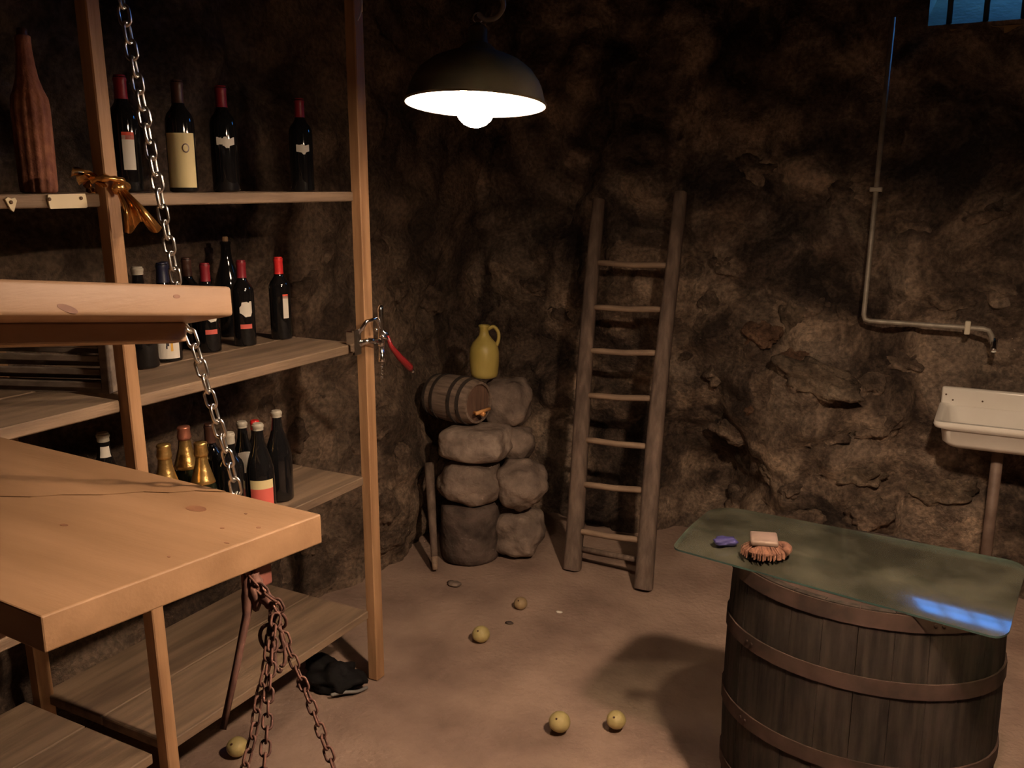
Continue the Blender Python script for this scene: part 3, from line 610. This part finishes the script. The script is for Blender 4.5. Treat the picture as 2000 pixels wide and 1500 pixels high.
# ================================================================ LAMPS
def lamp(base, bulbmat, label, tilt, lift=0):
    t = thing('pendant_lamp', label, 'lamp', base); t.rotation_euler = tilt; R0 = .178
    outer = [(R0,0),(R0+.003,.004),(R0-.003,.012),(.168,.040),(.158,.062),(.140,.086),(.112,.107),(.080,.121),(.052,.128),(.045,.132)]
    inner = [(r-.003, z-.002) for r, z in outer]; inner[0] = (R0-.002, 0)
    prof = [(R0,-.001)]+outer; V, F1 = lathe(prof+inner[::-1], 48); n = 48; Fc = []; mi = []
    m = len(prof); tot = len(prof)+len(inner)
    for i in range(tot-1):
        for k in range(n): Fc.append((i*n+k, i*n+(k+1) % n, (i+1)*n+(k+1) % n, (i+1)*n+k)); mi.append(0 if i < m-1 else 1)
    for k in range(n): Fc.append(((tot-1)*n+k, (tot-1)*n+(k+1) % n, (k+1) % n, k)); mi.append(1)
    make('shade', (V, Fc, mi), [M_enamel_out, M_enamel_in], t, smooth=True, sharp=60, label='dark enamel shade, white inside')
    cp = make('cap', lathe([(.050,.122),(.048,.134),(.036,.146),(.026,.150),(.024,.185),(.018,.192),(.008,.196),(.008,.200),(0,.201)], 24), M_enamel_out, t, smooth=True, sharp=50)
    make('suspension_eye', tube([(.012*math.cos(i*.5236), 0, .212+.012*math.sin(i*.5236)) for i in range(12)], .0022, 6, closed=True), M_steel, cp, smooth=True)
    make('socket', lathe([(.02,.13),(.02,.062),(.017,.058),(0,.058)], 16), M_whitecap, t, smooth=True, sharp=50)
    make('bulb', lathe([(r_, z_+lift) for r_, z_ in [(0,-.056),(.014,-.0545),(.029,-.048),(.041,-.0365),(.049,-.020),(.052,-.002),(.049,.016),(.040,.033),(.028,.046),(.019,.054),(.016,.062),(.016,.070)]], 28), bulbmat, t, smooth=True, label='lit round bulb')
    top = ZC-base.z-.0
    make('cord', tube(smooth_path([(0,0,.222),(.018,0,.208),(.045,.0,.214),(.062,.0,.240),(.055,0,.268),(.038,0,.295),(.022,0,.35),(.01,0,top*.6),(.0,0,top)], 8), .0065, 8), M_cord, t, smooth=True, label='grey looped cable')
    return t
lamp(LAMP_A, M_bulb, 'lit pendant lamp with dark enamel shade hanging in front of the back corner', (math.radians(-5.5), math.radians(2.0), YAW), .0)
lamp(LAMP_B, M_bulb2, 'second enamel pendant lamp hanging over the aisle right of the glass-topped barrel', (0, 0, .4), .07)
p = Pd(706, 40, 3.0)
tag(make('string', tube(smooth_path([p+Vector((-.012,-.004,0)), p+Vector((0,0,.03)), p+Vector((.004,0,.12)), Vector((p.x+.008, p.y, ZC-.02))], 5), .0025, 6), M_string, smooth=True), 'short white string dangling from the ceiling left of the lamp', 'string')

# ================================================================ STONES, CASK, JUG
def stone_thing(px, py, Y, s, seed, m, label, box_=.4, rough=.14, rz=0, name='boulder', zc=None, bottom=None, sub=4):
    p = Py(px, py, Y)
    o = make(name, xf(rock(seed, s, sub, rough, box_=box_), Matrix.Rotation(rz, 4, 'Z')), m, smooth=True); o.location = p
    return tag(o, label, 'stone', 'stones piled under the small cask')
def block(px, Y, zb, zt, wx, wy, seed, m, label, box_=.6, rough=.10, rz=.3):
    p = Py(px, 900, Y); g = rock(seed, (wx, wy, 1), 4, rough, box_=box_); zs = [v.z for v in g[0]]; lo, hi = min(zs), max(zs)
    V = [Vector((v.x, v.y, zb+(v.z-lo)/(hi-lo)*(zt-zb))) for v in g[0]]
    d = ray(px, 900); o = make('boulder', xf((V, g[1]), Matrix.Rotation(rz, 4, 'Z')), m, smooth=True)
    o.location = (p.x, p.y, 0); return tag(o, label, 'stone', 'stones piled under the small cask')
YS = 3.56
zat = lambda px, py, Y: Py(px, py, Y).z
zA, zB, zC_, zD = 0, zat(920,1000,YS-.1), zat(920,908,YS-.1), zat(920,836,YS-.05)
# dark upright log-like block at the bottom, two boulders, slab
pL = Py(920,1060,YS)
lg = make('stone_drum', xf(lathe([(.128,0),(.140,.01),(.142,.06),(.139,.16),(.141,.24),(.137,zB+.0),(.12,zB+.012),(0,zB+.014)], 40, lambda a, z: .05*noise.noise(Vector((math.cos(a)*1.5, math.sin(a)*1.5, z*3)))), Matrix.Identity(4)), M_stone[3], smooth=True, sharp=60)
lg.location = (pL.x, pL.y, 0); tag(lg, 'dark upright stone drum on the floor at the base of the pile', 'stone', 'stones piled under the small cask')
block(920, YS, zB, zC_, .155, .15, 12, M_stone[0], 'wide grey boulder between the drum and the flat slab', .35, .12)
block(930, YS, zC_, zD, .165, .15, 21, mat('slab_stone', (.19,.145,.12), (.38,.30,.245), scale=14, rough=.9, bump=.7, bscale=25, bdist=.015, spec=.2), 'pale flat-topped slab carrying the small cask', .95, .06, .15)
block(1012, YS+.12, 0, zat(1015,993,YS+.12), .12, .12, 23, M_stone[0], 'light pitted stone on the floor right of the drum', .5, .14)
block(1018, YS+.10, zat(1015,993,YS+.1), zat(1015,895,YS+.1), .125, .13, 25, M_stone[0], 'round grey boulder right of the pile, above the pitted stone', .3, .12)
block(1005, YS+.20, zat(1005,897,YS+.2), zat(1005,832,YS+.2), .10, .10, 27, M_stone[0], 'small grey stone right of the slab', .4, .12)
block(992, YS+.24, zat(992,834,YS+.24), zat(992,738,YS+.24), .115, .10, 29, M_stone[0], 'upright grey stone behind the cask head', .65, .10, .1)
# cask
ck_c = Py(892, 786, YS+.02); CR = .112; CL = .27; czc = zD+CR-.004
cs = thing('small_cask', 'small grey wooden cask lying on the stone pile, tap at front', 'cask', (ck_c.x+.0, ck_c.y, zD), -.16)
def stave_geo(a0, a1, prof, th, n=3):
    V, Fc = [], []; m = len(prof)
    for z, r in prof:
        for rr in (r, r-th):
            for i in range(n+1): a = a0+(a1-a0)*i/n; V.append((rr*math.cos(a), rr*math.sin(a), z))
    w_ = n+1; st = 2*w_
    for j in range(m-1):
        b = j*st
        for i in range(n): Fc += [(b+i, b+i+1, b+st+i+1, b+st+i), (b+w_+i+1, b+w_+i, b+st+w_+i, b+st+w_+i+1)]
        Fc += [(b, b+st, b+st+w_, b+w_), (b+n, b+w_+n, b+st+w_+n, b+st+n)]
    for j, fl in ((0, 1), (m-1, 0)):
        b = j*st
        for i in range(n): f = (b+i, b+w_+i, b+w_+i+1, b+i+1); Fc.append(f if fl else f[::-1])
    return V, Fc
def barrel(t, R0, R1, L, nst, hoops, th, mst, mhoop, mhead, orient, heads, nb, hw, seed, rec=.03):
    rnd = random.Random(seed); rad = lambda z: R0+(R1-R0)*(1-(2*z/L-1)**2)
    bodyp = make('barrel_body', ([], []), mst, t) if False else None
    for i in range(nst):
        a0, a1 = 2*math.pi*i/nst+.0025, 2*math.pi*(i+1)/nst-.0025; dr = rnd.uniform(-.0008,.0008)
        make('stave', xf(stave_geo(a0, a1, [(L*j/8, rad(L*j/8)+dr) for j in range(9)], th), orient), mst, t, smooth=True, sharp=35)
    for zc in hoops:
        z0, z1 = max(0.002, zc-hw/2), min(L-.002, zc+hw/2); pr = [(rad(z0)+.001, z0), (rad(z0)+.005, z0), (rad(z1)+.005, z1), (rad(z1)+.001, z1)]
        h = make('hoop', xf(lathe(pr, 40), orient), mhoop, t, smooth=True, sharp=35)
        a = rnd.uniform(3.6, 5.4)
        for s_ in (-1, 1):
            zc2 = (z0+z1)/2; rr = rad(zc2)+.005
            make('rivet', xf(lathe([(.005,0),(.004,.0025),(0,.003)], 8), orient @ Matrix.Translation((rr*math.cos(a+s_*.03), rr*math.sin(a+s_*.03), zc2)) @ Matrix.Rotation(a+s_*.03, 4, 'Z') @ Matrix.Rotation(math.pi/2, 4, 'Y')), mhoop, h)
    for hz in heads:
        r = rad(hz)-th+.004
        for k in range(nb):
            y0, y1 = -r+2*r*k/nb+.0012, -r+2*r*(k+1)/nb-.0012; pts = []
            for q in range(9): y = y0+(y1-y0)*q/8; pts.append((math.sqrt(max(0, r*r-y*y)), y))
            for q in range(9): y = y1+(y0-y1)*q/8; pts.append((-math.sqrt(max(0, r*r-y*y)), y))
            pp = [];
            for p_ in pts:
                if not pp or (Vector(p_)-Vector(pp[-1])).length > 1e-4: pp.append(p_)
            if (Vector(pp[0])-Vector(pp[-1])).length < 1e-4: pp.pop()
            make('head_board', xf(prism(pp, hz-.008, hz+.008), orient), mhead, t)
O = Matrix.Translation((-CL/2, 0, CR)) @ Matrix.Rotation(math.pi/2, 4, 'Y')
barrel(cs, .098, CR, CL, 16, (.012, .065, .175, .225), .012, M_cask, mat('blackened_hoop', (.03,.024,.02), (.06,.045,.038), scale=12, rough=.8, metal=.2), M_caskhead, O, (.02, CL-.02), 3, .016, 3)
sp_ = make('spigot', tube([(CL/2-.02,-.02,CR-.045),(CL/2+.03,-.02,CR-.043),(CL/2+.05,-.02,CR-.045)], [.008,.009,.011], 10), M_tap, cs, smooth=True)
make('tap_key', tube([(CL/2+.036,-.065,CR-.034),(CL/2+.036,.035,CR-.030)], .0085, 10), M_tap, cs, smooth=True)
# jug on the cask
jp = Py(946, 731, YS+.10); jz = czc+CR-.006
jg = thing('ceramic_jug', 'yellow glazed jug with loop handle standing on the small cask', 'jug', (jp.x, jp.y, jz))
make('body', lathe([(.052,0),(.060,.004),(.065,.02),(.070,.07),(.070,.115),(.066,.14),(.054,.165),(.036,.185),(.025,.2),(.021,.215),(.022,.235),(.027,.244),(.025,.248),(.018,.246),(.016,.22),(0,.2)], 36), M_jug, jg, smooth=True, sharp=60)
hd = Vector((.88,.47,0)); make('handle', tube(smooth_path([hd*.018+Vector((0,0,.228)), hd*.045+Vector((0,0,.240)), hd*.066+Vector((0,0,.215)), hd*.068+Vector((0,0,.18)), hd*.058+Vector((0,0,.15))], 6), .0085, 8), M_jug, jg, smooth=True)
# stick leaning beside the pile
a, b = Pz(850,1113,.006), Py(838,905,3.52)
tl = thing('stick', 'thick wooden tool handle leaning against the wall beside the stone pile', 'stick', (a.x, a.y, 0))
make('shaft', tube([a+(b-a)*k for k in (.12,.3,.5,.75,1)], [.016,.017,.020,.022,.024], 10), M_ladder, tl, smooth=True, world=True)
make('tip', tube([a, a+(b-a)*.06, a+(b-a)*.125], [.012,.015,.016], 10), M_rung, tl, smooth=True, world=True, label='pale bare wood end')

# ================================================================ LADDER
ld = thing('wooden_ladder', 'old wooden ladder with round rungs leaning against the back wall', 'ladder', (-1.45, 3.62, 0))
LB, LT = Vector((-1.632,3.64,0)), Py(1170,390,4.12); RB, RT = Vector((-1.262,3.60,0)), Py(1327,376,4.12)
for a, b in ((LB, LT), (RB, RT)):
    n = 9; pts = []; V, Fc = [], []
    for i in range(n+1):
        t_ = i/n; c = a+(b-a)*t_+Vector((.008*math.sin(t_*5+a.x*3), 0, 0)); w_ = .040-.012*t_; dpt = .040-.010*t_
        d = (b-a).normalized(); s = Vector((1,0,0)); u = d.cross(s).normalized()
        for k in range(10):
            an = 2*math.pi*k/10; V.append(c+s*(w_*math.copysign(abs(math.cos(an))**.6, math.cos(an)))+u*(dpt*math.copysign(abs(math.sin(an))**.6, math.sin(an))))
    for v in V:
        if v.z < 0: v.z = 0.0
    for i in range(n):
        for k in range(10): Fc.append((i*10+k, i*10+(k+1) % 10, (i+1)*10+(k+1) % 10, (i+1)*10+k))
    Fc += [tuple(range(10))[::-1], tuple(n*10+k for k in range(10))]
    make('rail', (V, Fc), M_ladder, ld, smooth=True, world=True, sharp=50)
def at_y(a, b, y):
    lo, hi = 0, 1
    for _ in range(40):
        m_ = (lo+hi)/2
        if proj(a+(b-a)*m_)[1] > y: lo = m_
        else: hi = m_
    return a+(b-a)*lo
for yl, yr in ((513,519), (600,605), (685,690), (772,779), (858,874), (945,959), (1036,1057)):
    p0, p1 = at_y(LB, LT, yl), at_y(RB, RT, yr); d = (p1-p0)*.0
    make('rung', tube([p0+(p1-p0)*k+Vector((0,0,(-.004 if .2 < k < .8 else 0))) for k in (-.02,.2,.5,.8,1.02)], [.0125,.0145,.0145,.0145,.0125], 10), M_rung, ld, smooth=True, world=True)
# flat tread-like piece lying behind the feet
make('rung', tube([at_y(LB, LT, 1072)+Vector((0,.02,0)), at_y(RB, RT, 1100)+Vector((0,.02,0))], .013, 10), M_ladder, ld, smooth=True, world=True)

# ================================================================ SINK, PIPES
SKX0, SKX1, SKB, SKF = -.165, .56, YB-.08, YB-.46
zr, zt_, zbm = .845, .905, .735
sk = thing('ceramic_sink', 'white ceramic sink with backsplash on the back wall at right', 'sink', (.2, YB-.25, zbm))
make('backsplash', box(((SKX0+SKX1)/2, SKB, (zt_+zr)/2-.02), (SKX1-SKX0, .03, zt_-zr+.06), .01, 3), M_sink, sk, world=True, smooth=True, sharp=50)
def basin():
    def ring(ix, iy, z, r=.03, fx=0):
        x0, x1, y0, y1 = SKX0+ix, SKX1-ix, SKF+iy, SKB-fx; out = []
        for cx, cy, a0 in ((x1-r, y1-r, 0), (x0+r, y1-r, 90), (x0+r, y0+r, 180), (x1-r, y0+r, 270)):
            for k in range(6): a = math.radians(a0+18*k); out.append((cx+r*math.cos(a), cy+r*math.sin(a), z))
        return out
    rings = [ring(.05,.05,zbm,.05,.02), ring(.03,.03,zbm+.02,.05,.01), ring(.022,.022,zr-.035,.04), ring(.0,.0,zr-.026,.03), ring(-.006,-.006,zr-.012,.03), ring(-.003,-.003,zr,.03), ring(.014,.014,zr+.001,.03,.01), ring(.03,.03,zr-.012,.04,.02), ring(.042,.042,zbm+.05,.05,.03), ring(.08,.08,zbm+.022,.06,.06)]
    V = [p for r in rings for p in r]; n = 24; Fc = []
    for i in range(len(rings)-1):
        for k in range(n): Fc.append((i*n+k, i*n+(k+1) % n, (i+1)*n+(k+1) % n, (i+1)*n+k))
    Fc += [tuple(range(n))[::-1], tuple((len(rings)-1)*n+k for k in range(n))]
    return V, Fc
make('basin', basin(), M_sink, sk, world=True, smooth=True, sharp=60)
for px, py in ((1848,770), (1861,781), (1919,784)): 
    p = Py(px, py, SKB-.0155); make('screw_hole', xf(lathe([(.004,0),(.004,.002),(0,.002)], 8), Matrix.Translation(p) @ Matrix.Rotation(math.pi/2, 4, 'X')), M_screw, sk, world=True)
dx = .03
make('drain_pipe', tube([(dx+.04, SKF+.2, zbm), (dx+.04, SKF+.2, .32), (dx+.04, SKF+.22, .02)], .022, 12), M_pipe2, sk, smooth=True, world=True, label='brown drain pipe down to the floor')
YPp = YB-.20
a, b, c, d = Py(1722,262,YPp), Py(1686,626,YPp), Py(1934,643,YPp), Py(1941,678,YPp)
a = a+(a-b).normalized()*.45
wp = thing('water_pipe', 'thin grey water pipe bending down the back wall above the sink', 'pipe', (c.x, c.y, d.z))
bend = lambda p, q, r, k=.025: [p+(q-p).normalized()*((q-p).length-k), q+((p-q).normalized()+(r-q).normalized())*k*.25, q+(r-q).normalized()*k]
make('tube', tube([a]+bend(a,b,c)+bend(b,c,d)+[d], .0105, 10), M_pipe, wp, smooth=True, world=True)
make('spout', tube([d+Vector((0,0,.035)), d+Vector((0,-.01,.0)), d+Vector((.0,-.03,-.01))], [.013,.012,.010], 10), M_chrome, wp, smooth=True, world=True)
p = b.lerp(c, .83); make('clip', box(p+Vector((0,.0,0)), (.022,.03,.055), .004), M_clamp, wp, world=True)
make('clip', box(b.lerp(a,.45), (.05,.03,.02), .004), M_pipe, wp, world=True)
make('standoff', tube([p, p+Vector((0,.16,0))], .006, 8), M_pipe, wp, smooth=True, world=True); make('standoff', tube([b.lerp(a,.45), b.lerp(a,.45)+Vector((0,.16,0))], .006, 8), M_pipe, wp, smooth=True, world=True)

# ================================================================ BARREL WITH GLASS TOP
BC = Vector((-.232, 2.375, 0)); BH = .79
bt = thing('wine_barrel', 'large dark oak barrel with rusty hoops serving as a table base', 'barrel', BC, -.06)
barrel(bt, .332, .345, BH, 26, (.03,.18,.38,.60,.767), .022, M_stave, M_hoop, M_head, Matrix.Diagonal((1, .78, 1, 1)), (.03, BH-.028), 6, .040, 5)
# bung hole in the head
bp_ = Pz(1760,1140,BH-.018); make('bung_hole', xf(lathe([(.045,0),(.045,.003),(.04,.0035),(0,.0035)], 28), Matrix.Translation((bp_.x, bp_.y, BH-.0205))), M_black, bt, smooth=True, world=True)
def glass_plate():
    z0 = BH+.018; NLc, FLc, NRc, FRc = Pz(1312,1068,z0-.012), Pz(1400,985,z0), Pz(1968,1250,z0-.014), Pz(2008,1100,z0)
    rows = []; dp = (FLc-NLc).length; H = 40; Wn = 36; rN, rF = .035, .085
    vsamp = sorted(set([0,.006,.015,.03,.05,.075,.1]+[i/24 for i in range(3,22)]+[.9,.925,.95,.97,.985,.994,1])); BW = .034; BC2 = .080
    top = []
    for v in vsamp:
        a, b = NLc.lerp(FLc, v), NRc.lerp(FRc, v); w_ = (b-a).length; dn_ = v*dp; df_ = (1-v)*dp
        ins = lambda r, d: (r-math.sqrt(max(0, r*r-(r-d)**2))) if d < r else 0
        il = max(ins(rN*.6, dn_), ins(rF, df_)); ir = max(ins(rN, dn_), ins(.05, df_))
        row = []
        span = w_-il-ir; us = [0,.008,.018,BW,.056,BC2]+[BC2+(span-2*BC2)*q/(Wn-10) for q in range(1, Wn-10)]+[span-BC2,span-.056,span-BW,span-.018,span-.008,span]
        for i in range(Wn+1):
            s = (il+us[i])/w_; p = a.lerp(b, s); k = max(0, 1-dn_/.16)
            p.z = z0 + .004*(1-(2*v-1)**2) - .0145*k*k
            row.append(p)
        top.append(row)
    V, Fc, mi = [], [], []; n = Wn+1; m = len(top)
    for row in top: V += row
    for row in top: V += [p-Vector((0,0,.005)) for p in row]
    o = n*m
    for j in range(m-1):
        for i in range(Wn):
            q = j*n+i; mm = 0; Fc.append((q, q+1, q+n+1, q+n)); mi.append(mm); Fc.append((o+q, o+q+n, o+q+n+1, o+q+1)); mi.append(mm)
    per = [i for i in range(n)]+[j*n+Wn for j in range(1, m)]+[(m-1)*n+i for i in range(Wn-1, -1, -1)]+[j*n for j in range(m-2, 0, -1)]
    for a, b in zip(per, per[1:]+per[:1]): Fc.append((a, o+a, o+b, b)); mi.append(1)
    return V, Fc, mi
gp = make('glass_plate', glass_plate(), [M_plate, M_plate_edge], smooth=True, sharp=40)
tag(gp, 'dusty greenish curved glass sheet with rounded corners lying on the barrel', 'glass')
# scrub brush and sponge on the glass
bz = BH+.0225; p = Pz(1492,1085,bz)
br = thing('scrub_brush', 'round coir scrubbing brush with worn wooden block on the glass sheet', 'brush', (p.x, p.y, bz), .3)
def bristles():
    V, Fc = [], []; rnd = random.Random(4)
    for i in range(420):
        a = rnd.uniform(0, 2*math.pi); q = math.sqrt(rnd.random()); x0, y0 = .036*q*math.cos(a), .026*q*math.sin(a)
        fl_ = 1.0+.45*q; x1, y1 = x0*fl_*1.12+rnd.uniform(-.003,.003), y0*fl_*1.25+rnd.uniform(-.003,.003); z1, z0 = .002+rnd.uniform(0,.004), .034
        n = len(V); w_ = .0016; t_ = Vector((-math.sin(a), math.cos(a), 0))*w_
        A_, B_, Mid = Vector((x0,y0,z0)), Vector((x1,y1,z1)), Vector((x0*1.15+(x1-x0)*.7, y0*1.15+(y1-y0)*.7, .02))
        r_ = Vector((math.cos(a), math.sin(a), 0))*w_
        for P_ in (A_, Mid, B_): V += [P_+t_, P_-t_+r_*0, P_+r_]
        for s_ in (0, 3): Fc += [(n+s_, n+s_+1, n+s_+4, n+s_+3), (n+s_+1, n+s_+2, n+s_+5, n+s_+4), (n+s_+2, n+s_, n+s_+3, n+s_+5)]
    return V, Fc
o = make('bristles', join(bristles(), xf(rock(3, (.046,.038,.014), 3, .12), Matrix.Translation((0,0,.017)))), M_brush, br); o['kind'] = 'stuff'; o['label'] = 'reddish brown coir bristles'
make('bristle_roll', xf(tube(smooth_path([(.022,.030,.018),(.05,.022,.022),(.058,-.002,.024),(.05,-.02,.022)], 5), .012, 9), Matrix.Identity(4)), M_brush, br, smooth=True)
make('block', box((-.002,.006,.043), (.070,.060,.016), .006, 3, Matrix.Rotation(.12, 3, 'X')), M_brushtop, br, smooth=True, sharp=50, label='pale worn wooden block')
p = Pz(1416,1062,bz)
sp2 = make('blue_sponge', xf(rock(14, (.030,.020,.010), 3, .25, box_=.6), Matrix.Rotation(.5, 4, 'Z')), M_blue, smooth=True); sp2.location = (p.x, p.y, bz+.0085)
tag(sp2, 'small dark blue sponge beside the brush on the glass sheet', 'sponge')

# ================================================================ BALLS AND CHIPS ON THE FLOOR
for px, py, r, m, lb in ((937,1253,.035,M_ball,'yellow ball lying alone on the middle of the floor'), (1015,1189,.029,M_ball2,'browner small ball farthest back on the floor'),
        (460,1476,.033,M_ball,'pale yellow ball on floor below the scale chains'), (1201,1422,.032,M_ball,'yellow ball at edge of the barrel shadow'), (1090,1428,.036,M_ball,'yellow ball on the near floor, left of the one by the barrel shadow')):
    p = Pz(px, py, .004)
    g = rock(px % 17, (1,1,.94), 3, .035); o = thing('ball', lb, 'ball', (p.x, p.y+r*.3, r*.9), 0, 'yellow balls scattered on the floor')
    make('skin', ([Vector(v)*r for v in g[0]], g[1]), m, o, smooth=True)
    make('stem_dimple', xf(lathe([(.004,0),(.003,.003),(0,.0035)], 8), Matrix.Rotation(.8, 4, 'X') @ Matrix.Translation((0,0,r*.93))), M_brown, o)
for i, (px, py, s, m, lb) in enumerate(((887,1141,.035,M_stone[0],'flat stone flake on the floor in front of the stone drum'), (995,1217,.018,M_stone[3],'dark dirt crumb beside the browner ball'), (1092,1196,.014,M_paper,'tiny white chip on the bare floor'))):
    p = Pz(px, py, 0); o = make('stone_chip', rock(i+60, (s, s*.7, s*.25), 2, .3), m, smooth=True); o.location = (p.x, p.y, s*.12); tag(o, lb, 'chip')
